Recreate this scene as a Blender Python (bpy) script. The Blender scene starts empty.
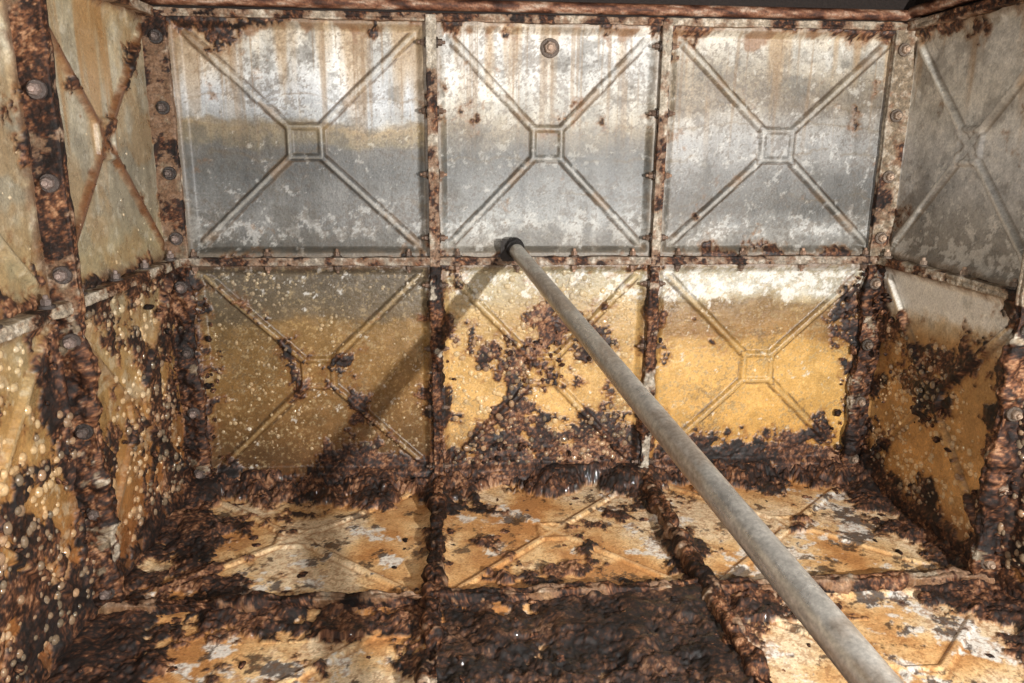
import bpy, math, bmesh
import numpy as np
from mathutils import Matrix, Vector

rng = np.random.default_rng(11)
TAB = [rng.random((256, 256)).astype(np.float32) for _ in range(24)]

def vn(x, y, s):
    x = x + 13.7 + s * 7.31; y = y + 5.1 + s * 3.77
    xf = np.floor(x); yf = np.floor(y)
    fx = x - xf; fy = y - yf
    xi = xf.astype(np.int64) & 255; yi = yf.astype(np.int64) & 255
    x1 = (xi + 1) & 255; y1 = (yi + 1) & 255
    fx = fx * fx * (3 - 2 * fx); fy = fy * fy * (3 - 2 * fy)
    T = TAB[s % 24]
    return (T[xi, yi] * (1 - fx) + T[x1, yi] * fx) * (1 - fy) + (T[xi, y1] * (1 - fx) + T[x1, y1] * fx) * fy

def fbm(x, y, f, oct=4, s=0, gain=.55):
    tot = 0; a = 1; n = 0
    for i in range(oct):
        c, sn = math.cos(.6 + i * 1.1), math.sin(.6 + i * 1.1)
        tot = tot + a * vn((x * c - y * sn) * f, (x * sn + y * c) * f, s + i)
        n += a; a *= gain; f *= 2.03
    return tot / n

def ss(a, b, x):
    t = np.clip((x - a) / (b - a), 0, 1)
    return t * t * (3 - 2 * t)

def grad(x, stops):
    stops = sorted(stops)
    xs = [q[0] for q in stops]
    return np.stack([np.interp(x, xs, [q[1][k] for q in stops]) for k in range(3)], -1)

def mix(a, b, m):
    m = np.asarray(m)
    if m.ndim: m = m[..., None]
    return a * (1 - m) + np.asarray(b, dtype=float) * m

def lin(c):
    c = np.clip(c, 0, 255) / 255
    return np.where(c < .04045, c / 12.92, ((c + .055) / 1.055) ** 2.4)

# ---------------- layout ----------------
XS = [-1.53, -.5, .38, 1.36]
PX = [-1.465, -.5, .38, 1.335]
ZS = [.03, 1.0, 1.9]
PZ = [.07, 1.0, 1.9]
YS = [-4.5, -3.6, -2.7, -1.8, -.9, 0.]
FAR = 4
YR = [-.9, -1.8, -2.7, -3.6]

def local(x, edges):
    e = np.array(edges)
    i = np.clip(np.searchsorted(e, x, side='right') - 1, 0, len(e) - 2)
    w = e[i + 1] - e[i]
    return i, (x - e[i]) / w

def press(s, t, eh=.028, rh=.017):
    a = np.abs(s - .5); b = np.abs(t - .5)
    m = np.maximum(a, b); d = np.abs(a - b) / math.sqrt(2)
    h = rh * ss(.020, .008, d) * ss(.455, .41, m)
    sq = rh * ss(.078, .067, m) - .5 * rh * ss(.056, .046, m)
    h = np.where(m < .078, np.maximum(sq, h * (m > .066)), h)
    de = np.minimum(np.minimum(s, 1 - s), np.minimum(t, 1 - t))
    h = h + eh * ss(.062, .03, de)
    return h, d, m, de

def crust_col(u, v, s=3):
    n = fbm(u, v, 9, 4, s, .6)
    n2 = fbm(u, v, 95, 4, s + 5, .75)
    c = grad((n - .5) * .9 + (n2 - .5) * 1.3 + .48, [(.15, (17, 10, 7)), (.35, (31, 18, 12)), (.5, (52, 30, 19)), (.62, (80, 48, 30)), (.75, (114, 74, 48)), (.9, (152, 114, 84))])
    return c

def crust(col, h, rough, A, u, v, amp, s=2, f=7, stain=(112, 70, 38), fine=55):
    n = fbm(u, v, f, 6, s, .68)
    n = (n - .5) * 1.7 + .5
    st = ss(.34, .56, n + A)
    col = mix(col, stain, st * .6)
    m = ss(.5, .535, n + A)
    col = col * (1 - m[..., None]) + crust_col(u, v, s + 1) * m[..., None]
    k = .25 + .75 * np.clip((n + A - .5) * 2.6, 0, 1)
    h = h + m * (.003 + amp * k * (1. * fbm(u, v, fine * .4, 4, s + 9, .52) - .12))
    rough = rough * (1 - m) + (.9 - .5 * fbm(u, v, 25, 3, s + 4)) * m
    return col, h, rough, m

# ---------------- surface functions: return h,col,rough ----------------
def f_back(u, v):
    ci, s = local(u, PX); ri, t = local(v, PZ)
    h, d, m, de = press(s, t)
    z = v + (fbm(u, v, 4, 3, 1) - .5) * .10 + (fbm(u, v, 25, 3, 6) - .5) * .04
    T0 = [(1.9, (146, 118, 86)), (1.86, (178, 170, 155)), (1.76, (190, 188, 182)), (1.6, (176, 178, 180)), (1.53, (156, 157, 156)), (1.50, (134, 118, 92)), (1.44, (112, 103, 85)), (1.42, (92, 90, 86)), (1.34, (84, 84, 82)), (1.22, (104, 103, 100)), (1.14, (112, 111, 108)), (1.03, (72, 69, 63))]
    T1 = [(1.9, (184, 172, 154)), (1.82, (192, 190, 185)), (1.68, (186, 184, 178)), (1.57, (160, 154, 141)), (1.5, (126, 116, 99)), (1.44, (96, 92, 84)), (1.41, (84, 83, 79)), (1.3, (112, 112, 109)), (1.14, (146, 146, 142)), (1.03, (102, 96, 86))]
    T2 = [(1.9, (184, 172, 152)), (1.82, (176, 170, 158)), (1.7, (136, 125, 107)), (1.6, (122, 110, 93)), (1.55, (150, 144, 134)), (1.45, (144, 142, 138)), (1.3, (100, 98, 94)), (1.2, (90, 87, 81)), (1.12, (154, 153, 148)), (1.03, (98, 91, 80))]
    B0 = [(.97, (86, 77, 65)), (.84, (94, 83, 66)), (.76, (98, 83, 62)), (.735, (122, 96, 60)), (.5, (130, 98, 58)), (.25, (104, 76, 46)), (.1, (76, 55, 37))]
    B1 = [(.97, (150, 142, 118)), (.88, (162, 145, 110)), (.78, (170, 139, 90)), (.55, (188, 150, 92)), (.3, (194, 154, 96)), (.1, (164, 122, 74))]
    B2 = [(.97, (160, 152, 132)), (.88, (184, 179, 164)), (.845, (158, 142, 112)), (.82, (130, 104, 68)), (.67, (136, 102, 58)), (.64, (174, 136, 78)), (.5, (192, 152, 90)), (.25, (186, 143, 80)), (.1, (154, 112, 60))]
    col = np.zeros(u.shape + (3,))
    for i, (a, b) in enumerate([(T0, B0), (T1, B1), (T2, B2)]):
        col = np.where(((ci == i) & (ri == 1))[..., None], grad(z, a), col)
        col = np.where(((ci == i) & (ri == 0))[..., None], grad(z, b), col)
    top = ri == 1
    cl = fbm(u, v, 3.2, 4, 4); mot = fbm(u, v, 22, 5, 8, .65); sp = fbm(u, v, 85, 3, 12, .7)
    stv = fbm(u * 14, v * 1.1, 1.6, 3, 15); sth = fbm(u * 1.2, v * 9, 1.6, 3, 21)
    col = col * (1 + (cl - .5) * .38 + (mot - .5) * .28 + (sp - .5) * .22 + (stv - .5) * .34 * top + (sth - .5) * .24 * top)[..., None]
    rough = np.where(top, .34, .16) + .2 * mot
    # faint tide lines left by falling water levels
    for zl, wd in ((1.515, .006), (1.60, .004), (1.40, .005), (1.245, .005), (.745, .005), (.83, .005)):
        tl = np.exp(-((z - zl) / wd) ** 2) * ss(.42, .58, fbm(u, v, 6, 3, 13))
        col = mix(col, (96, 78, 54), tl * .4)
    bw = np.where(top, -.22 + .28 * np.exp(-((v - 1.12) / .07) ** 2) + .14 * np.exp(-((v - 1.40) / .05) ** 2) * (ci > 0) + .08 * (v > 1.55) * (cl + .1),
                  -.3 + np.where(ci == 2, .36, np.where(ci == 1, .27, .08)) * ss(.80, .86, v))
    w = ss(.5, .60, (fbm(u, v, 30, 5, 20, .7) - .5) * 1.4 + .5 + bw)
    col = mix(col, (212, 210, 204), w * np.where(top, .46, .75)); rough = rough + .25 * w
    dk = ss(.56, .63, sp + (fbm(u, v, 6, 3, 10) - .5) * .5 + np.where(top, .0, -.03))
    col = mix(col, (74, 64, 54), dk * .42)
    dk2 = ss(.53, .68, fbm(u, v, 11, 5, 17, .7) + .08 * ss(1.3, 1.05, v) * top - .04)
    col = mix(col, (76, 72, 65), dk2 * .45 * top)
    pk = ss(.62, .68, sp) * (~top)
    col = mix(col, (232, 205, 150), pk * .3)
    rs = ss(.50, .70, fbm(u * 9, v * .7, 1.6, 4, 19) + .45 * (v - 1.83) + np.where(ci == 0, .08, -.02))
    rs = rs * ss(1.35, 1.8, v)
    col = mix(col, (154, 116, 70), rs * .5)
    thin = ss(.60, .70, fbm(u * 40, v * .8, 1.6, 3, 23)) * ss(1.3, 1.7, v) * top
    col = mix(col, (120, 92, 62), thin * .4)
    rim = ss(.5, .62, fbm(u, v, 12, 4, 5) + (v - 1.87) * 3)
    col = mix(col, (120, 84, 56), rim * .7 * top)
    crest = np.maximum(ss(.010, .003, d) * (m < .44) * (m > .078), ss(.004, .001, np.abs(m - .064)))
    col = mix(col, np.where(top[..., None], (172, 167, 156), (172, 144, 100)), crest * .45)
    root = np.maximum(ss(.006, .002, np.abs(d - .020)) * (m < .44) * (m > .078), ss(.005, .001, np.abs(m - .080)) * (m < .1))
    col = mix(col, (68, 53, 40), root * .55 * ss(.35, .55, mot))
    rr = ss(.03, .01, d) * (m < .46) * ss(.54, .66, fbm(u, v, 8, 4, 22)) * top
    col = mix(col, (120, 92, 66), rr * .45)
    bd = ss(.05, .02, de + (mot - .5) * .05)
    col = mix(col, np.where(top[..., None], (126, 110, 92), (76, 50, 34)), bd * .55)
    A = np.full(u.shape, -.46)
    ribd = np.minimum(np.abs(u + .5), np.abs(u - .38))
    cor = np.minimum(u - XS[0], XS[3] - u)
    low = ~top
    A = np.where(low, np.maximum(A, .08 - ribd * 3.4), A)
    A = np.where(low, np.maximum(A, .28 - cor * 2.8), A)
    A = np.where(low, np.maximum(A, .24 - (v - .1) * 3.0), A)
    c1 = low & (ci == 1)
    A = np.where(c1, np.maximum(A, .09 - d * 3.0 - np.maximum(0, m - .36) * .6), A)
    A = np.where(c1, np.maximum(A, .21 - np.hypot(s - .5, (t - .6)) * 1.25), A)
    A = np.where(c1, np.maximum(A, .12 - np.hypot((s - .5) * .6, (t - .12)) * 1.0), A)
    A = np.where(c1 & (t < .3), np.maximum(A, -.08), A)
    c0 = low & (ci == 0)
    A = np.where(c0, np.maximum(A, -.03 - d * 3.8), A) - np.where(c0 & (m > .15) & ((s - .5) * (t - .5) > 0), .25, 0)
    A = np.where(c0, np.maximum(A, .08 - np.hypot(s - .45, t - .52) * 2.0), A)
    A = np.where(low & (ci == 2), np.maximum(A, -.02 - (v - .14) * 2.4), A)
    A = np.where(top, np.maximum(A, -.04 - np.abs(v - 1.0) * 5), A)
    A = np.where(top, np.maximum(A, .0 - np.abs(v - 1.9) * 4), A)
    A = np.where(top, np.maximum(A, -.12 - ribd * 5), A)
    col, h, rough, m1 = crust(col, h, rough, A, u, v, .024, 2)
    return h + .002 * (mot - .5), col, rough

def f_left(u, v):   # u = y
    ci, s = local(u, YS); ri, t = local(v, PZ)
    h, d, m, de = press(s, t, .008, .015)
    z = v + (fbm(u, v, 4, 3, 3) - .5) * .12 + (fbm(u, v, 25, 3, 7) - .5) * .05
    T = [(1.9, (150, 130, 98)), (1.8, (166, 154, 128)), (1.6, (160, 150, 128)), (1.45, (146, 138, 120)), (1.25, (144, 134, 113)), (1.1, (152, 139, 108)), (1.0, (136, 118, 88))]
    B = [(.97, (140, 127, 102)), (.85, (148, 127, 90)), (.7, (158, 125, 78)), (.45, (154, 114, 68)), (.25, (142, 93, 52)), (.08, (118, 75, 45))]
    col = np.where((ri == 1)[..., None], grad(z, T), grad(z, B))
    cl = fbm(u, v, 3.2, 4, 14); mot = fbm(u, v, 22, 5, 2, .65); sp = fbm(u, v, 85, 3, 9, .7)
    stv = fbm(u * 12, v * .9, 1.6, 3, 11)
    top = ri == 1
    col = col * (1 + (cl - .5) * .35 + (mot - .5) * .35 + (sp - .5) * .2 + (stv - .5) * .3)[..., None]
    rough = .18 + .25 * mot
    w = ss(.55, .62, fbm(u, v, 28, 5, 12, .7) + np.where(top, -.03, .0) + (cl - .5) * .4)
    col = mix(col, (202, 196, 180), w * .40)
    rs = ss(.5, .66, fbm(u * 9, v * .7, 1.7, 4, 6) + .35 * (v - 1.78)) * ss(1.1, 1.7, v)
    col = mix(col, (156, 108, 58), rs * .6)
    or_ = ss(.5, .62, fbm(u, v, 5, 4, 16) - .02)
    col = mix(col, (154, 110, 60), or_ * .3)
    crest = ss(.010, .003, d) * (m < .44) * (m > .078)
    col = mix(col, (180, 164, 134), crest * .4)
    rd = ss(.03, .006, d + (mot - .5) * .03) * (m < .45)
    col = mix(col, (92, 54, 32), rd * np.where(top, .8, .3) * (ci == FAR))
    bd = ss(.06, .02, de + (mot - .5) * .06)
    col = mix(col, (84, 56, 40), bd * .65)
    ribd = np.min(np.stack([np.abs(u - e) for e in YS]), 0)
    A = np.full(u.shape, -.46)
    A = np.maximum(A, np.where(top, -.02, .24) - ribd * np.where(top, 3.5, 2.3))
    A = np.where(top, np.maximum(A, .0 - np.abs(v - 1.0) * 4), A)
    A = np.where(~top, np.maximum(A, .08 - np.abs(v - .95) * 4.0), A)
    A = np.where(~top, np.maximum(A, .18 - (v - .1) * 1.4), A)
    A = np.where(~top & (ci == FAR), np.maximum(A, .0 - d * 1.6), A)
    A = np.where(~top, np.maximum(A, -.10), A)
    A = np.where(top & (ci == FAR), np.maximum(A, -.08 - d * 4), A)
    col, h, rough, m1 = crust(col, h, rough, A, u, v, .025, 4)
    return h + .002 * (mot - .5), col, rough

def f_right(u, v):
    ci, s = local(u, YS); ri, t = local(v, PZ)
    h, d, m, de = press(s, t, .012, .016)
    z = v + (fbm(u, v, 4, 3, 5) - .5) * .10 + (fbm(u, v, 25, 3, 8) - .5) * .05
    T = [(1.9, (190, 180, 160)), (1.8, (202, 197, 186)), (1.6, (196, 190, 177)), (1.45, (192, 190, 184)), (1.3, (178, 176, 171)), (1.18, (146, 142, 134)), (1.0, (110, 103, 92))]
    B = [(.97, (210, 206, 195)), (.86, (214, 210, 199)), (.8, (180, 158, 126)), (.74, (154, 119, 79)), (.6, (166, 125, 77)), (.4, (184, 139, 85)), (.2, (188, 143, 87)), (.08, (142, 99, 60))]
    top = ri == 1
    col = np.where(top[..., None], grad(z, T), grad(z, B))
    cl = fbm(u, v, 3.2, 4, 1); mot = fbm(u, v, 22, 5, 13, .65); sp = fbm(u, v, 85, 3, 3, .7)
    col = col * (1 + (cl - .5) * .35 + (mot - .5) * .4 + (sp - .5) * .25)[..., None]
    rough = .2 + .2 * mot
    bw = np.where(top, -.16 + .24 * np.exp(-((v - 1.07) / .05) ** 2), -.3 + .42 * ss(.78, .86, v))
    w = ss(.5, .56, (fbm(u, v, 28, 5, 15, .7) - .5) * 1.3 + .5 + bw)
    col = mix(col, (226, 222, 212), w * .6)
    dk2 = ss(.52, .66, fbm(u, v, 9, 5, 17, .7))
    col = mix(col, (100, 93, 84), dk2 * .35 * top)
    rs = ss(.52, .72, fbm(u * 9, v * .7, 1.7, 4, 2) + .4 * (v - 1.84)) * ss(1.3, 1.8, v)
    col = mix(col, (154, 114, 74), rs * .5)
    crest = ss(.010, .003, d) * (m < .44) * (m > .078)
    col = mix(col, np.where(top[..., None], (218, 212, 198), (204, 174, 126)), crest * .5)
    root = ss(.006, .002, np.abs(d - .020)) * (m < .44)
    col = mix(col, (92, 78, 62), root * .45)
    bd = ss(.06, .02, de + (mot - .5) * .06)
    col = mix(col, np.where(top[..., None], (136, 114, 92), (80, 52, 36)), bd * .6)
    ribd = np.min(np.stack([np.abs(u - e) for e in YS]), 0)
    A = np.full(u.shape, -.46)
    A = np.where(~top, np.maximum(A, .24 - ribd * 2.6), A)
    A = np.where(top, np.maximum(A, -.12 - ribd * 4), A)
    A = np.where(~top, np.maximum(A, .22 - (v - .1) * 2.6), A)
    dl = ~top & (ci == FAR)
    A = np.where(dl, np.maximum(A, .05 - d * 2.8), A)
    A = np.where(dl, np.maximum(A, .18 - np.hypot(s - .5, t - .5) * 1.8), A)
    A = np.where(top, np.maximum(A, -.04 - np.abs(v - 1.9) * 4), A)
    col, h, rough, m1 = crust(col, h, rough, A, u, v, .024, 6)
    return h + .002 * (mot - .5), col, rough

def f_floor(u, v):  # u=x v=y
    ci, s = local(u, XS); ri, t = local(v, YS)
    h, d, m, de = press(s, t, .010, .009)
    n1 = fbm(u, v, 3.5, 4, 1); mot = fbm(u, v, 20, 5, 6, .65); sp = fbm(u, v, 85, 3, 2, .7)
    col = grad((n1 - .5) * 1.6 + .5 + (mot - .5) * .4, [(.2, (184, 130, 78)), (.4, (208, 162, 108)), (.55, (220, 184, 134)), (.75, (228, 204, 168))])
    col = col * (1 + (mot - .5) * .2 + (sp - .5) * .16)[..., None]
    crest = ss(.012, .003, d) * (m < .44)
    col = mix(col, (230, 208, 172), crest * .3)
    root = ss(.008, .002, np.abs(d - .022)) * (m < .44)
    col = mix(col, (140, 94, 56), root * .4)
    wb = -.20 + .24 * np.exp(-(np.hypot(u - .8, v + .55) / .28) ** 2) + .28 * np.exp(-(np.hypot(u - 1.05, v + 1.2) / .4) ** 2) + .18 * np.exp(-(np.hypot(u + 1.0, v + .7) / .22) ** 2) + .24 * np.exp(-(np.hypot(u + .2, v + .22) / .13) ** 2)
    w = ss(.48, .58, (fbm(u, v, 8, 6, 9, .66) - .5) * 1.5 + .5 + wb)
    col = mix(col, (226, 223, 216), w * .88)
    ink = ss(.5, .58, fbm(u, v, 13, 6, 12, .7) - .12 + .12 * w)
    col = mix(col, (46, 36, 30), ink * .7)
    pit = ss(.58, .64, sp + (n1 - .5) * .3)
    col = mix(col, (110, 68, 40), pit * .35)
    rough = .08 + .2 * mot - .02 * ink
    A = np.full(u.shape, -.225)
    ribx = np.minimum(np.abs(u + .5), np.abs(u - .38))
    cy = np.min(np.stack([np.abs(v - e) for e in YR]), 0)
    A = np.maximum(A, .13 - ribx * 3.2)
    A = np.maximum(A, .06 - cy * 3.6)
    A = np.maximum(A, .32 + (v + .04) * 2.7)
    A = np.maximum(A, .36 - (u - XS[0]) * 1.0)
    A = np.maximum(A, .32 - (XS[3] - u) * 2.2)
    mid = (ci == 1) & (v < -.9)
    A = np.where(mid, np.maximum(A, .34 - np.maximum(0, -v - 1.75) * .5), A)
    A = np.where((v < -.9) & (v > -1.06), np.maximum(A, .05), A)
    A = np.where((v < -1.8), .1, A)
    n = (fbm(u, v, 6, 6, 7, .64) - .5) * 1.6 + .5
    n = n + (fbm(u, v, 45, 4, 4, .65) - .5) * .16
    st = ss(.38, .52, n + A)
    col = mix(col, (142, 94, 56), st * .5)
    mk = ss(.5, .53, n + A)
    cc = crust_col(u, v, 10)
    cc = np.where(mid[..., None], cc * .72, cc)
    col = col * (1 - mk[..., None]) + cc * mk[..., None]
    over = np.clip((n + A - .5) * 2.2, 0, 1)
    heap = ss(-.26, -.02, v)
    h = h * (1 - .6 * over * mk) + mk * (.002 + .028 * over + .045 * heap * over ** .5 + (.4 + over) * (.026 * (fbm(u, v, 14, 5, 3, .50) - .35)))
    rough = rough * (1 - mk) + mk * (1.0 - .55 * fbm(u, v, 14, 4, 21, .65))
    return h + .002 * (mot - .5), col, rough

# ---------------- materials ----------------
def surf_mat(name, bump=.5, spec=.5, metal=0., scale=1., lo=.72, hi=1.25, coat=0.):
    m = bpy.data.materials.new(name); m.use_nodes = True
    nt = m.node_tree; N = nt.nodes; L = nt.links
    b = N['Principled BSDF']
    at = N.new('ShaderNodeAttribute'); at.attribute_name = 'Col'
    ar = N.new('ShaderNodeAttribute'); ar.attribute_name = 'rough'
    tc = N.new('ShaderNodeTexCoord')
    n1 = N.new('ShaderNodeTexNoise'); n1.inputs['Scale'].default_value = 130 * scale; n1.inputs['Detail'].default_value = 5; n1.inputs['Roughness'].default_value = .65
    L.new(tc.outputs['Object'], n1.inputs['Vector'])
    mr = N.new('ShaderNodeMapRange'); mr.inputs['From Min'].default_value = .3; mr.inputs['From Max'].default_value = .7
    mr.inputs['To Min'].default_value = lo; mr.inputs['To Max'].default_value = hi
    L.new(n1.outputs['Fac'], mr.inputs['Value'])
    mx = N.new('ShaderNodeVectorMath'); mx.operation = 'SCALE'
    L.new(at.outputs['Color'], mx.inputs[0]); L.new(mr.outputs['Result'], mx.inputs['Scale'])
    L.new(mx.outputs['Vector'], b.inputs['Base Color'])
    L.new(ar.outputs['Fac'], b.inputs['Roughness'])
    b.inputs['Specular IOR Level'].default_value = spec
    b.inputs['Metallic'].default_value = metal
    if coat:
        # thin film of water lying in patches
        nw = N.new('ShaderNodeTexNoise'); nw.inputs['Scale'].default_value = 5; nw.inputs['Detail'].default_value = 4
        L.new(tc.outputs['Object'], nw.inputs['Vector'])
        mw = N.new('ShaderNodeMapRange'); mw.inputs['From Min'].default_value = .42; mw.inputs['From Max'].default_value = .55
        mw.inputs['To Max'].default_value = coat
        L.new(nw.outputs['Fac'], mw.inputs['Value']); L.new(mw.outputs['Result'], b.inputs['Coat Weight'])
        b.inputs['Coat Roughness'].default_value = .06
    n2 = N.new('ShaderNodeTexNoise'); n2.inputs['Scale'].default_value = 70 * scale; n2.inputs['Detail'].default_value = 6; n2.inputs['Roughness'].default_value = .7
    L.new(tc.outputs['Object'], n2.inputs['Vector'])
    bp = N.new('ShaderNodeBump'); bp.inputs['Strength'].default_value = bump; bp.inputs['Distance'].default_value = .005
    L.new(n2.outputs['Fac'], bp.inputs['Height']); L.new(bp.outputs['Normal'], b.inputs['Normal'])
    return m

M_PLATE = surf_mat('scaled_tank_plate', .5, .5)
M_FLOOR = surf_mat('wet_floor_plate', .5, .4, coat=.6)
M_RUST = surf_mat('rust_crust', 1., .3, lo=.45, hi=1.5)
M_WET = surf_mat('wet_blister', .1, .9)
M_BOLT = surf_mat('corroded_bolt', .8, .5, .25, 2)
M_PIPE = surf_mat('dull_galvanised_pipe', .2, .7, .75)

# ---------------- mesh builders ----------------
def mesh_obj(name, verts, faces, col, rough, mat, parent=None, smooth=True):
    me = bpy.data.meshes.new(name)
    verts = np.asarray(verts, dtype=np.float32)
    if isinstance(faces, np.ndarray):
        k = faces.shape[1]
        me.vertices.add(len(verts)); me.vertices.foreach_set('co', verts.ravel())
        me.loops.add(faces.size); me.loops.foreach_set('vertex_index', faces.ravel().astype(np.int32))
        me.polygons.add(len(faces)); me.polygons.foreach_set('loop_start', np.arange(0, faces.size, k, dtype=np.int32))
        me.update(calc_edges=True)
    else:
        me.from_pydata(verts.tolist(), [], faces)
    me.polygons.foreach_set('use_smooth', np.full(len(me.polygons), smooth))
    a = me.attributes.new('Col', 'FLOAT_COLOR', 'POINT')
    c4 = np.ones((len(verts), 4), dtype=np.float32); c4[:, :3] = lin(np.asarray(col))
    a.data.foreach_set('color', c4.ravel())
    r = me.attributes.new('rough', 'FLOAT', 'POINT')
    r.data.foreach_set('value', np.clip(np.broadcast_to(rough, (len(verts),)), .08, 1).astype(np.float32).copy())
    me.materials.append(mat); me.validate(); me.update()
    o = bpy.data.objects.new(name, me); bpy.context.collection.objects.link(o)
    if parent: o.parent = parent
    return o

def grid_faces(nu, nv, flip):
    i = np.arange(nu - 1)[:, None] * nv + np.arange(nv - 1)[None, :]
    i = i.ravel()
    f = np.stack([i, i + nv, i + nv + 1, i + 1], 1)
    return f[:, ::-1].copy() if flip else f

def surface(name, us, vs, fn, mapper, flip, mat=None):
    U, V = np.meshgrid(us, vs, indexing='ij')
    h, col, rough = fn(U, V)
    P = mapper(U, V, h)
    return mesh_obj(name, P.reshape(-1, 3), grid_faces(len(us), len(vs), flip), col.reshape(-1, 3), rough.ravel(), mat or M_PLATE)

mb = lambda U, V, h: np.stack([U, -h, V], -1)
ml = lambda U, V, h: np.stack([XS[0] + h, U, V], -1)
mr_ = lambda U, V, h: np.stack([XS[3] - h, U, V], -1)
mf = lambda U, V, h: np.stack([U, V, ZS[0] + h], -1)
st = .0042
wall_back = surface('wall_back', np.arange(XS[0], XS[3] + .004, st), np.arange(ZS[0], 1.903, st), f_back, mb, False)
ysd = np.concatenate([np.arange(-4.5, -2.0, .02), np.arange(-2.0, .003, st)])
zsd = np.arange(ZS[0], 1.903, st)
wall_left = surface('wall_left', ysd, zsd, f_left, ml, False)
wall_right = surface('wall_right', ysd, zsd, f_right, mr_, True)
floor = surface('floor', np.arange(XS[0], XS[3] + .004, st), ysd, f_floor, mf, False, M_FLOOR)
ux = np.arange(XS[0], XS[3] + .02, .02); vz = np.arange(ZS[0], 1.91, .02)
wall_front = surface('wall_front', ux, vz, f_back, lambda U, V, h: np.stack([U, -4.5 + h, V], -1), True)

# ---------------- flanges (bars swept along a seam) ----------------
def bar(name, p0, D, N, T, L, depth, thick, amp, colfn, parent, seed=0, mat=None, stp=.004):
    p0, D, N, T = map(lambda q: np.array(q, float), (p0, D, N, T))
    nd = max(4, int(depth / .005)); ntk = max(4, int(thick / .0035))
    prof = [(-thick / 2, -.01 + (depth + .01) * i / nd, -1, 0) for i in range(nd)]
    prof += [(-thick / 2 + thick * i / ntk, depth, 0, 1) for i in range(ntk + 1)]
    prof += [(thick / 2, depth - (depth + .01) * (i + 1) / nd, 1, 0) for i in range(nd)]
    pr = np.array(prof); k = len(pr)
    nx_, ny_ = pr[:, 2].copy(), pr[:, 3].copy()
    for _ in range(3):
        nx_[1:-1] = (nx_[:-2] + nx_[1:-1] + nx_[2:]) / 3; ny_[1:-1] = (ny_[:-2] + ny_[1:-1] + ny_[2:]) / 3
    q = np.concatenate([[0], np.cumsum(np.hypot(np.diff(pr[:, 0]), np.diff(pr[:, 1])))])
    l = np.arange(0, L + stp, stp)
    Lg, Q = np.meshgrid(l, q, indexing='ij')
    a = amp(Lg) if callable(amp) else np.full(Lg.shape, amp)
    L2 = Lg + seed * 3.1
    nz = (fbm(L2, Q, 14, 5, seed + 5, .55) - .5) * 2.3 + .15
    disp = a * nz
    groove = np.where(np.abs(pr[:, 0]) < .003, -.003, 0)[None, :]
    tx = pr[None, :, 0] + nx_[None, :] * disp
    nn = pr[None, :, 1] + ny_[None, :] * disp + groove
    P = p0 + Lg[..., None] * D + nn[..., None] * N + tx[..., None] * T
    col, rough = colfn(Lg, Q, disp, pr)
    fl = np.dot(np.cross(D, T), N) > 0
    return mesh_obj(name, P.reshape(-1, 3), grid_faces(len(l), k, fl), col.reshape(-1, 3), rough.ravel(), mat or M_RUST, parent)

def steelcol(seed, base=(132, 120, 104), rustb=0.0, crustb=None, edge=(166, 155, 138)):
    def f(L, Q, disp, pr):
        n = fbm(L + seed, Q, 12, 5, seed, .65); n2 = fbm(L + seed, Q, 60, 3, seed + 3)
        col = np.ones(L.shape + (3,)) * np.array(base, float)
        face = np.broadcast_to(pr[None, :, 3] > 0, L.shape)
        col = mix(col, edge, face * .7)
        col = col * (1 + (n2 - .5) * .6)[..., None]
        col = mix(col, (196, 191, 182), ss(.56, .6, n2 + (n - .5) * .3) * .35)
        rb = rustb(L) if callable(rustb) else rustb
        r = ss(.44, .58, n + rb)
        col = mix(col, (102, 69, 47), r * .65)
        cb = crustb(L) if callable(crustb) else (-.1 if crustb is None else crustb)
        c = ss(.5, .55, (n - .5) * 1.4 + .5 + cb)
        col = col * (1 - c[..., None]) + crust_col(L + seed, Q, seed + 2) * c[..., None]
        return col, .5 + .25 * n - .05 * c
    return f

DEP = .058
zup = 1.9 - ZS[0]
lowamp = lambda a, b: (lambda L: b + (a - b) * ss(.97, .93, L))
for i, x in enumerate(XS[1:3]):
    bar('flange_vertical_%d' % i, (x, 0, ZS[0]), (0, 0, 1), (0, -1, 0), (1, 0, 0), zup, DEP, .038 - .004 * i, lowamp(.025, .005),
        steelcol(1 + i * 4, crustb=lambda L, i=i: np.where(L < .95, .30 - .12 * L - .12 * i, -.11), rustb=lambda L: np.where(L < .95, .1, .03)), wall_back, 1 + i)
bar('flange_horizontal', (XS[0], 0, 1.0), (1, 0, 0), (0, -1, 0), (0, 0, 1), XS[3] - XS[0], DEP, .030, .006,
    steelcol(6, base=(96, 82, 68), rustb=.03, crustb=-.07, edge=(156, 146, 131)), wall_back, 3)
bar('flange_rim', (XS[0], 0, 1.895), (1, 0, 0), (0, -1, 0), (0, 0, 1), XS[3] - XS[0], .05, .026, .006,
    steelcol(7, base=(134, 112, 90), rustb=.08, crustb=-.04), wall_back, 4)
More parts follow.
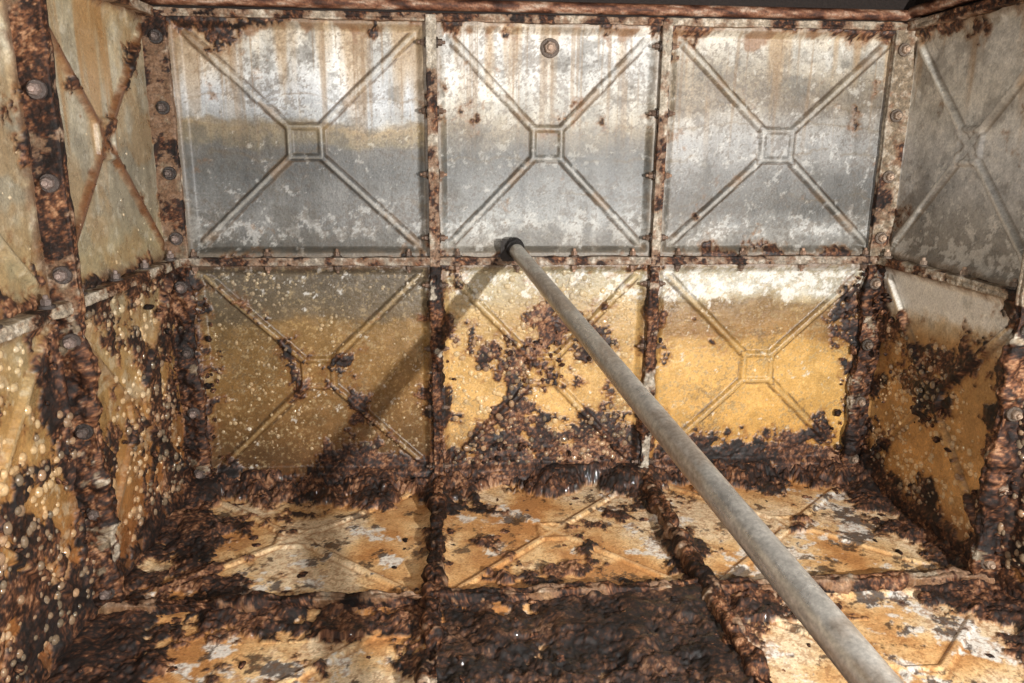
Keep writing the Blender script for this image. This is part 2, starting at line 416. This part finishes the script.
for nm, x, sx, par in (('left', XS[0], 1, wall_left), ('right', XS[3], -1, wall_right)):
    for j, y in enumerate([-.035] + YR):
        bar('flange_vertical_%s_%d' % (nm, j), (x, y, ZS[0]), (0, 0, 1), (sx, 0, 0), (0, 1, 0), zup, .085, .03,
            lowamp(.028, .007 if nm == 'left' else .004),
            steelcol(8 + j + (4 if sx < 0 else 0), base=(122, 106, 86), crustb=(lambda L, nm=nm, j=j: np.where(L < .95, .24, ((.08 if j else -.05) if nm == 'left' else -.11))), rustb=(.14 if nm == 'left' else .0)), par, 5 + j)
    bar('flange_horizontal_%s' % nm, (x, -4.5, 1.0), (0, 1, 0), (sx, 0, 0), (0, 0, 1), 4.5, .062, .03, .010,
        steelcol(14 if sx > 0 else 15, base=(132, 116, 94), crustb=.0, rustb=.05), par, 9)
    bar('flange_rim_%s' % nm, (x, -4.5, 1.895), (0, 1, 0), (sx, 0, 0), (0, 0, 1), 4.5, .05, .03, .008,
        steelcol(16, base=(140, 110, 84), crustb=.0, rustb=.1), par, 10)
for i, x in enumerate(XS[1:3]):
    bar('flange_floor_%d' % i, (x, -4.5, ZS[0]), (0, 1, 0), (0, 0, 1), (1, 0, 0), 4.5, .052, .040 + .004 * i, .034,
        steelcol(17 + i, base=(120, 92, 66), crustb=.16, rustb=.2), floor, 11 + i)
for j, y in enumerate(YR):
    bar('flange_floor_cross_%d' % j, (XS[0], y, ZS[0]), (1, 0, 0), (0, 0, 1), (0, 1, 0), XS[3] - XS[0], .045, .034, .026,
        steelcol(19 + j, base=(140, 108, 76), crustb=.07, rustb=.2), floor, 14 + j)

# ---------------- bolts ----------------
class Bag:
    def __init__(s): s.v = []; s.f = []; s.c = []; s.r = []; s.n = 0
    def add(s, v, f, c, r):
        s.v.append(v)
        if isinstance(f, np.ndarray): s.f.append(f + s.n)
        else: s.f += [tuple(int(a) + s.n for a in q) for q in f]
        s.n += len(v)
        s.c.append(np.broadcast_to(np.asarray(c, float), (len(v), 3))); s.r.append(np.full(len(v), r))
    def obj(s, name, mat, parent=None, smooth=False):
        f = np.concatenate(s.f) if isinstance(s.f[0], np.ndarray) else s.f
        return mesh_obj(name, np.concatenate(s.v), f, np.concatenate(s.c), np.concatenate(s.r), mat, parent, smooth)

def bolt(bag, p, ax, r=.017, col=(96, 76, 62)):
    p = np.array(p, float); ax = np.array(ax, float)
    t = np.array([0, 0, 1.]) if abs(ax[2]) < .9 else np.array([1., 0, 0])
    a = np.cross(ax, t); a /= np.linalg.norm(a); b = np.cross(ax, a)
    rot = rng.random() * 6
    def ring(n, rad, hh, ph):
        return [p + ax * hh + rad * (math.cos(ph + 2 * math.pi * k / n) * a + math.sin(ph + 2 * math.pi * k / n) * b) for k in range(n)]
    def stack(n, prof, ph, c):
        v = []; f = []
        for rad, hh in prof: v += ring(n, rad, hh, ph)
        for i in range(len(prof) - 1):
            for k in range(n): f.append((i * n + k, i * n + (k + 1) % n, (i + 1) * n + (k + 1) % n, (i + 1) * n + k))
        f.append(tuple((len(prof) - 1) * n + k for k in range(n)))
        bag.add(np.array(v), f, c, .4)
    cc = np.array(col) * (.8 + .5 * rng.random())
    stack(18, [(r * 1.5, -.004), (r * 1.5, .004), (r * 1.42, .006)], 0, cc * .7)
    stack(6, [(r, .005), (r, .018), (r * .85, .022)], rot, cc * 1.1)
    stack(12, [(r * .5, .021), (r * .5, .030), (r * .35, .033)], 0, cc * 1.35)

fr = (.1, .37, .63, .9)
bb = Bag()
for x in XS[1:3]:
    for lo, hi in ((ZS[0], 1.0), (1.0, 1.9)):
        for t in fr:
            z = lo + (hi - lo) * t
            for sd in (-1, 1): bolt(bb, (x + sd * .019, -.034, z), (sd, 0, 0), .013)
for a, b2 in zip(XS[:-1], XS[1:]):
    for t in fr:
        x = a + (b2 - a) * t
        for sd in (-1, 1): bolt(bb, (x, -.034, 1.0 + sd * .015), (0, 0, sd), .013)
bolt(bb, (-.055, -.004, 1.80), (0, -1, 0), .024, (104, 88, 76))
bb.obj('flange_bolts', M_BOLT, wall_back)
for nm, x, sx, par, c in (('left', XS[0], 1, wall_left, (92, 80, 74)), ('right', XS[3], -1, wall_right, (110, 94, 80))):
    bg = Bag()
    for y in [-.052] + [q - .017 for q in YR]:
        for lo, hi in ((ZS[0], 1.0), (1.0, 1.9)):
            for t in fr: bolt(bg, (x + sx * .052, y - .002, lo + (hi - lo) * t), (0, -1, 0), .0165, c)
    for y0 in YS[:-1]:
        for t in fr: bolt(bg, (x + sx * .036, y0 + t * .9, 1.016), (0, 0, 1), .014, c)
    bg.obj('flange_bolts_%s' % nm, M_BOLT, par)

# ---------------- water / paint blisters ----------------
def dome():
    v = []; f = []; n = 12; rings = [(1, -.1), (.96, .22), (.75, .48), (.42, .66)]
    for r, z in rings: v += [(r * math.cos(2 * math.pi * k / n), r * math.sin(2 * math.pi * k / n), z) for k in range(n)]
    v.append((0, 0, .72))
    for i in range(3):
        for k in range(n): f += [(i * n + k, i * n + (k + 1) % n, (i + 1) * n + (k + 1) % n), (i * n + k, (i + 1) * n + (k + 1) % n, (i + 1) * n + k)]
    for k in range(n): f.append((3 * n + k, 3 * n + (k + 1) % n, 4 * n))
    return np.array(v), np.array(f)
DV, DF = dome()
def blisters(name, parent, regions, fn, mapper, Ux, Vx, Nx):
    bag = Bag(); Ux, Vx, Nx = map(lambda q: np.array(q, float), (Ux, Vx, Nx))
    for (u0, u1, v0, v1, cnt, r0, r1) in regions:
        us = rng.uniform(u0, u1, cnt); vs = rng.uniform(v0, v1, cnt)
        keep = fbm(us, vs, 6, 3, 3) + rng.normal(0, .06, cnt) > .46
        us, vs = us[keep], vs[keep]
        h, col, ro = fn(us, vs); P = mapper(us, vs, h)
        for p, c in zip(P, col):
            r = r0 + (r1 - r0) * rng.random() ** 1.6; e = 1 + rng.normal(0, .12)
            v = p + r * (DV[:, :1] * Ux * e + DV[:, 1:2] * Vx / e + DV[:, 2:3] * Nx * .9)
            bag.add(v, DF, c * .55 + np.array([216, 194, 160]) * .45, .08)
    if bag.n: bag.obj(name, M_WET, parent, True)
blisters('blisters', wall_back, [(-.44, .32, .12, .95, 760, .005, .014), (-1.4, -.55, .2, .95, 460, .004, .010), (.9, 1.28, .3, .9, 70, .004, .009)], f_back, mb, (1, 0, 0), (0, 0, 1), (0, -1, 0))
blisters('blisters', wall_left, [(-1.8, -.1, .12, .95, 950, .006, .016), (-1.8, -.1, 1.05, 1.5, 50, .003, .006)], f_left, ml, (0, 1, 0), (0, 0, 1), (1, 0, 0))
blisters('blisters', wall_right, [(-1.4, -.1, .12, .74, 950, .005, .015)], f_right, mr_, (0, 1, 0), (0, 0, 1), (-1, 0, 0))

# ---------------- loose rust / sludge chunks ----------------
def ico(sub):
    bm = bmesh.new(); bmesh.ops.create_icosphere(bm, subdivisions=sub, radius=1)
    v = np.array([q.co[:] for q in bm.verts]); f = np.array([tuple(w.index for w in q.verts) for q in bm.faces]); bm.free(); return v, f
IV, IF = ico(4)
def chunks(name, parent, pts, r0, r1, dark=1., flat=1.):
    bag = Bag()
    for p in pts:
        r = r0 + (r1 - r0) * rng.random() ** 2
        o = rng.random(3) * 20
        nn = vn(IV[:, 0] * 1.3 + o[0], IV[:, 1] * 1.3 + IV[:, 2] * 1.1 + o[1], 3)
        n2 = np.abs(2 * vn(IV[:, 2] * 2. + o[2], IV[:, 0] * 1.8 + IV[:, 1] * 1.6 + o[0], 7) - 1)
        n3 = vn(IV[:, 1] * 5 + o[1], IV[:, 2] * 5 + IV[:, 0] * 4 + o[2], 9)
        sc = rng.uniform(.55, 1.5, 3); sc[2] *= flat
        v = IV * (.45 + .7 * nn + .28 * n2 + .2 * n3)[:, None] * sc * r + p
        c = crust_col(IV[:, 0] * .02 + p[0] * 3 + o[0], IV[:, 1] * .02 + IV[:, 2] * .02 + p[2], 4) * dark
        bag.add(v, IF, c, .5 + .3 * rng.random())
    bag.obj(name, M_RUST, parent, True)
def fh(x, y):
    h, _, _ = f_floor(np.array(x), np.array(y)); return ZS[0] + h
def pf(xs, ys, dz=-.003): return np.stack([xs, ys, fh(xs, ys) + dz], -1)
R = rng.uniform
P1 = [pf(R(-1.4, 1.3, 90), -np.abs(rng.normal(0, .10, 90)) - .03),
      pf(XS[0] + .08 + np.abs(rng.normal(0, .2, 60)), R(-1.7, 0, 60)),
      pf(1.28 - np.abs(rng.normal(0, .10, 50)), R(-1.3, 0, 50)),
      pf(-.5 + rng.normal(0, .05, 30), R(-1.8, 0, 30)),
      pf(.38 + rng.normal(0, .05, 30), R(-1.7, 0, 30)),
      pf(R(-1.4, 1.3, 40), -.9 + rng.normal(0, .05, 40)),
      pf(R(-.45, .33, 30), R(-1.5, -.95, 30)),
      pf(R(-1.4, 1.3, 50), R(-1.7, -.1, 50))]
chunks('sludge_lumps', floor, np.concatenate(P1), .005, .015, 1., .6)
def pw(n, cx_, sx_, z0, z1, off=.02): return np.stack([cx_ + rng.normal(0, sx_, n), -R(.01, off + .02, n), R(z0, z1, n)], -1)
P2 = [pw(34, -.5, .022, .1, .95), pw(26, .38, .02, .1, .95), pw(36, -1.42, .03, .1, .95), pw(50, 1.27, .035, .1, .95)]
n = 30; P2.append(np.stack([-.06 + rng.normal(0, .08, n), -R(.008, .02, n), .60 + rng.normal(0, .07, n)], -1))
n = 30; P2.append(np.stack([R(-.45, .33, n), -R(.01, .025, n), .12 + np.abs(rng.normal(0, .05, n))], -1))
chunks('crust_lumps', wall_back, np.concatenate(P2), .005, .012)
n = 70
yy = np.concatenate([-.9 + rng.normal(0, .06, 36), R(-1.7, 0, 14), -.06 - np.abs(rng.normal(0, .05, 20))])
chunks('crust_lumps', wall_left, np.stack([XS[0] + R(.005, .02, n), yy, R(.1, .95, n)], -1), .005, .013)
n = 50
yy = np.concatenate([-.06 - np.abs(rng.normal(0, .06, 28)), -.9 + rng.normal(0, .05, 22)])
pR = np.stack([XS[3] - R(.01, .05, n), yy, R(.1, .95, n)], -1)
n = 24; pR2 = np.stack([XS[3] - R(.008, .02, n), -.45 + rng.normal(0, .06, n), .52 + rng.normal(0, .07, n)], -1)
chunks('crust_lumps', wall_right, np.concatenate([pR, pR2]), .005, .013)

# ---------------- tubes ----------------
def tube(name, a, b, prof, colfn, mat, parent=None, n=40, caps=True):
    a = np.array(a, float); b = np.array(b, float); L = np.linalg.norm(b - a); d = (b - a) / L
    t = np.array([0, 0, 1.]) if abs(d[2]) < .9 else np.array([1., 0, 0])
    e1 = np.cross(d, t); e1 /= np.linalg.norm(e1); e2 = np.cross(d, e1)
    ls = []; rs = []
    for (l0, r0), (l1, r1) in zip(prof[:-1], prof[1:]):
        k = max(1, int((l1 - l0) / .01))
        for i in range(k): ls.append(l0 + (l1 - l0) * i / k); rs.append(r0 + (r1 - r0) * i / k)
    ls.append(prof[-1][0]); rs.append(prof[-1][1])
    ls = np.array(ls); rs = np.array(rs); th = np.arange(n) * 2 * math.pi / n
    Lg, Th = np.meshgrid(ls, th, indexing='ij')
    P = a + Lg[..., None] * d + rs[:, None, None] * (np.cos(Th)[..., None] * e1 + np.sin(Th)[..., None] * e2)
    f = [(i * n + k, (i + 1) * n + k, (i + 1) * n + (k + 1) % n, i * n + (k + 1) % n) for i in range(len(ls) - 1) for k in range(n)]
    if caps: f.append(tuple(range(n))); f.append(tuple((len(ls) - 1) * n + k for k in range(n))[::-1])
    c, r = colfn(Lg.ravel(), Th.ravel())
    return mesh_obj(name, P.reshape(-1, 3), f, c, r, mat, parent)

def pipecol(L, Th):
    q = np.sin(Th) * .1; n = fbm(L * .6, q, 10, 5, 3); n2 = fbm(L, q, 70, 3, 8)
    c = np.ones((len(L), 3)) * np.array([196, 190, 180.])
    c = c * (1 + (n - .5) * .3 + (n2 - .5) * .25)[:, None]
    c = mix(c, (130, 108, 88), ss(.52, .62, n) * .4)
    c = mix(c, (212, 206, 196), ss(.58, .64, n2) * .4)
    return c, .2 + .2 * n
def rustcol(L, Th):
    q = np.sin(Th) * .08; n = fbm(L, q, 16, 5, 4, .65)
    return grad(n, [(.3, (50, 30, 22)), (.45, (88, 54, 38)), (.55, (118, 78, 56)), (.65, (146, 112, 90)), (.75, (172, 150, 132))]), .4 + .3 * n
def blackcol(L, Th):
    n = fbm(L, Th * .02, 40, 3, 2); return np.ones((len(L), 3)) * np.array([34, 31, 30.]) * (1 + (n - .5))[:, None], .5 + 0 * L

H = np.array([-.19, -.055, 1.053]); Dp = np.array([.318, -2.15, -.306])
end = H + Dp * (4.43 / 2.15)
Lp = float(np.linalg.norm(end - H))
root = bpy.data.objects.new('steel_pipe', None); bpy.context.collection.objects.link(root)
tube('tube', H, end, [(0.03, .0285), (Lp - .03, .0285)], pipecol, M_PIPE, root)
du = Dp / np.linalg.norm(Dp)
tube('wall_socket', H - du * .012, H + du * .05, [(0, .036), (.002, .041), (.018, .041), (.020, .036), (.040, .036), (.0405, .031), (.062, .0300)], blackcol, M_BOLT, root, 32)
tube('end_socket', end - du * .05, end + du * .03, [(0, .035), (.05, .035), (.08, .04)], blackcol, M_BOLT, root, 32)
bm = bmesh.new(); bmesh.ops.create_cube(bm, size=1)
bmesh.ops.bevel(bm, geom=bm.edges[:], offset=.08, segments=2, affect='EDGES')
v = np.array([q.co[:] for q in bm.verts]) * np.array([.075, .012, .085]) + np.array([-.205, -.062, 1.045]); f = [tuple(w.index for w in q.verts) for q in bm.faces]; bm.free()
mesh_obj('mount_plate', v, f, np.ones((len(v), 3)) * np.array([40, 34, 30.]), .6, M_BOLT, root, False)

tube('rim_rail_tube', (XS[0], -.035, 1.940), (XS[3], -.035, 1.935), [(0, .020), (XS[3] - XS[0], .020)], rustcol, M_RUST, None, 24)
tube('rim_rail_tube', (XS[3] - .03, -.04, 1.945), (XS[3] - .03, -4.4, 1.945), [(0, .022), (4.36, .022)], rustcol, M_RUST, None, 24)
tube('rim_rail_tube', (XS[0] + .03, -.04, 1.945), (XS[0] + .03, -4.4, 1.945), [(0, .022), (4.36, .022)], rustcol, M_RUST, None, 24)

# ---------------- roof ----------------
def box(name, lo, hi, col, parent=None, mat=M_RUST):
    bm = bmesh.new(); bmesh.ops.create_cube(bm, size=1)
    lo = np.array(lo); hi = np.array(hi)
    v = np.array([q.co[:] for q in bm.verts]) * (hi - lo) + (hi + lo) / 2; f = [tuple(w.index for w in q.verts) for q in bm.faces]; bm.free()
    return mesh_obj(name, v, f, np.ones((len(v), 3)) * np.array(col, float), .7, mat, parent, False)
ceil = box('ceiling', (XS[0] - .05, -4.55, 2.06), (XS[3] + .05, .06, 2.1), (44, 34, 28))
for i, y in enumerate((-.22, -1.2, -2.2, -3.2)):
    box('roof_beam_%d' % i, (XS[0], y - .03, 1.99), (XS[3], y + .03, 2.06), (36, 26, 20), ceil)
for nm, lo, hi in (('back', (XS[0] - .05, 0, 1.9), (XS[3] + .05, .04, 2.06)), ('left', (XS[0] - .04, -4.5, 1.9), (XS[0], 0, 2.06)), ('right', (XS[3], -4.5, 1.9), (XS[3] + .04, 0, 2.06))):
    box('trim_%s' % nm, lo, hi, (34, 25, 20))

# ---------------- lights ----------------
def area(name, loc, tgt, size, power, col):
    l = bpy.data.lights.new(name, 'AREA'); l.shape = 'DISK'; l.size = size; l.energy = power; l.color = col
    o = bpy.data.objects.new(name, l); bpy.context.collection.objects.link(o); o.location = loc
    o.rotation_euler = (Vector(tgt) - Vector(loc)).to_track_quat('-Z', 'Y').to_euler()
    return o
area('work_lamp', (.98, -3.5, 1.36), (-.3, 0, 1.0), .05, 185, (1, .985, .96))
area('camera_fill', (-.55, -3.1, 1.6), (.2, 0, 1.1), .2, 38, (1, .99, .97))  # added fill light beside the camera to soften contrast, not a lamp in the tank
w = bpy.data.worlds.new('dark_void'); bpy.context.scene.world = w; w.use_nodes = True
w.node_tree.nodes['Background'].inputs[0].default_value = (.01, .01, .012, 1); w.node_tree.nodes['Background'].inputs[1].default_value = .5

# ---------------- camera ----------------
yaw, pit, rol = .075, .2471, .0073
F = Vector((math.sin(yaw) * math.cos(pit), math.cos(yaw) * math.cos(pit), -math.sin(pit)))
Rr = Vector((math.cos(yaw), -math.sin(yaw), 0)); Uu = Rr.cross(F)
R2 = Rr * math.cos(rol) + Uu * math.sin(rol); U2 = Uu * math.cos(rol) - Rr * math.sin(rol)
cam = bpy.data.cameras.new('camera'); co = bpy.data.objects.new('camera', cam); bpy.context.collection.objects.link(co)
Mx = Matrix((R2, U2, -F)).transposed().to_4x4(); Mx.translation = Vector((-.4183, -3.0316, 1.4253)); co.matrix_world = Mx
cam.sensor_width = 36; cam.lens = 758 / 1024 * 36; cam.clip_start = .02
bpy.context.scene.camera = co
bpy.context.scene.view_settings.view_transform = 'Standard'
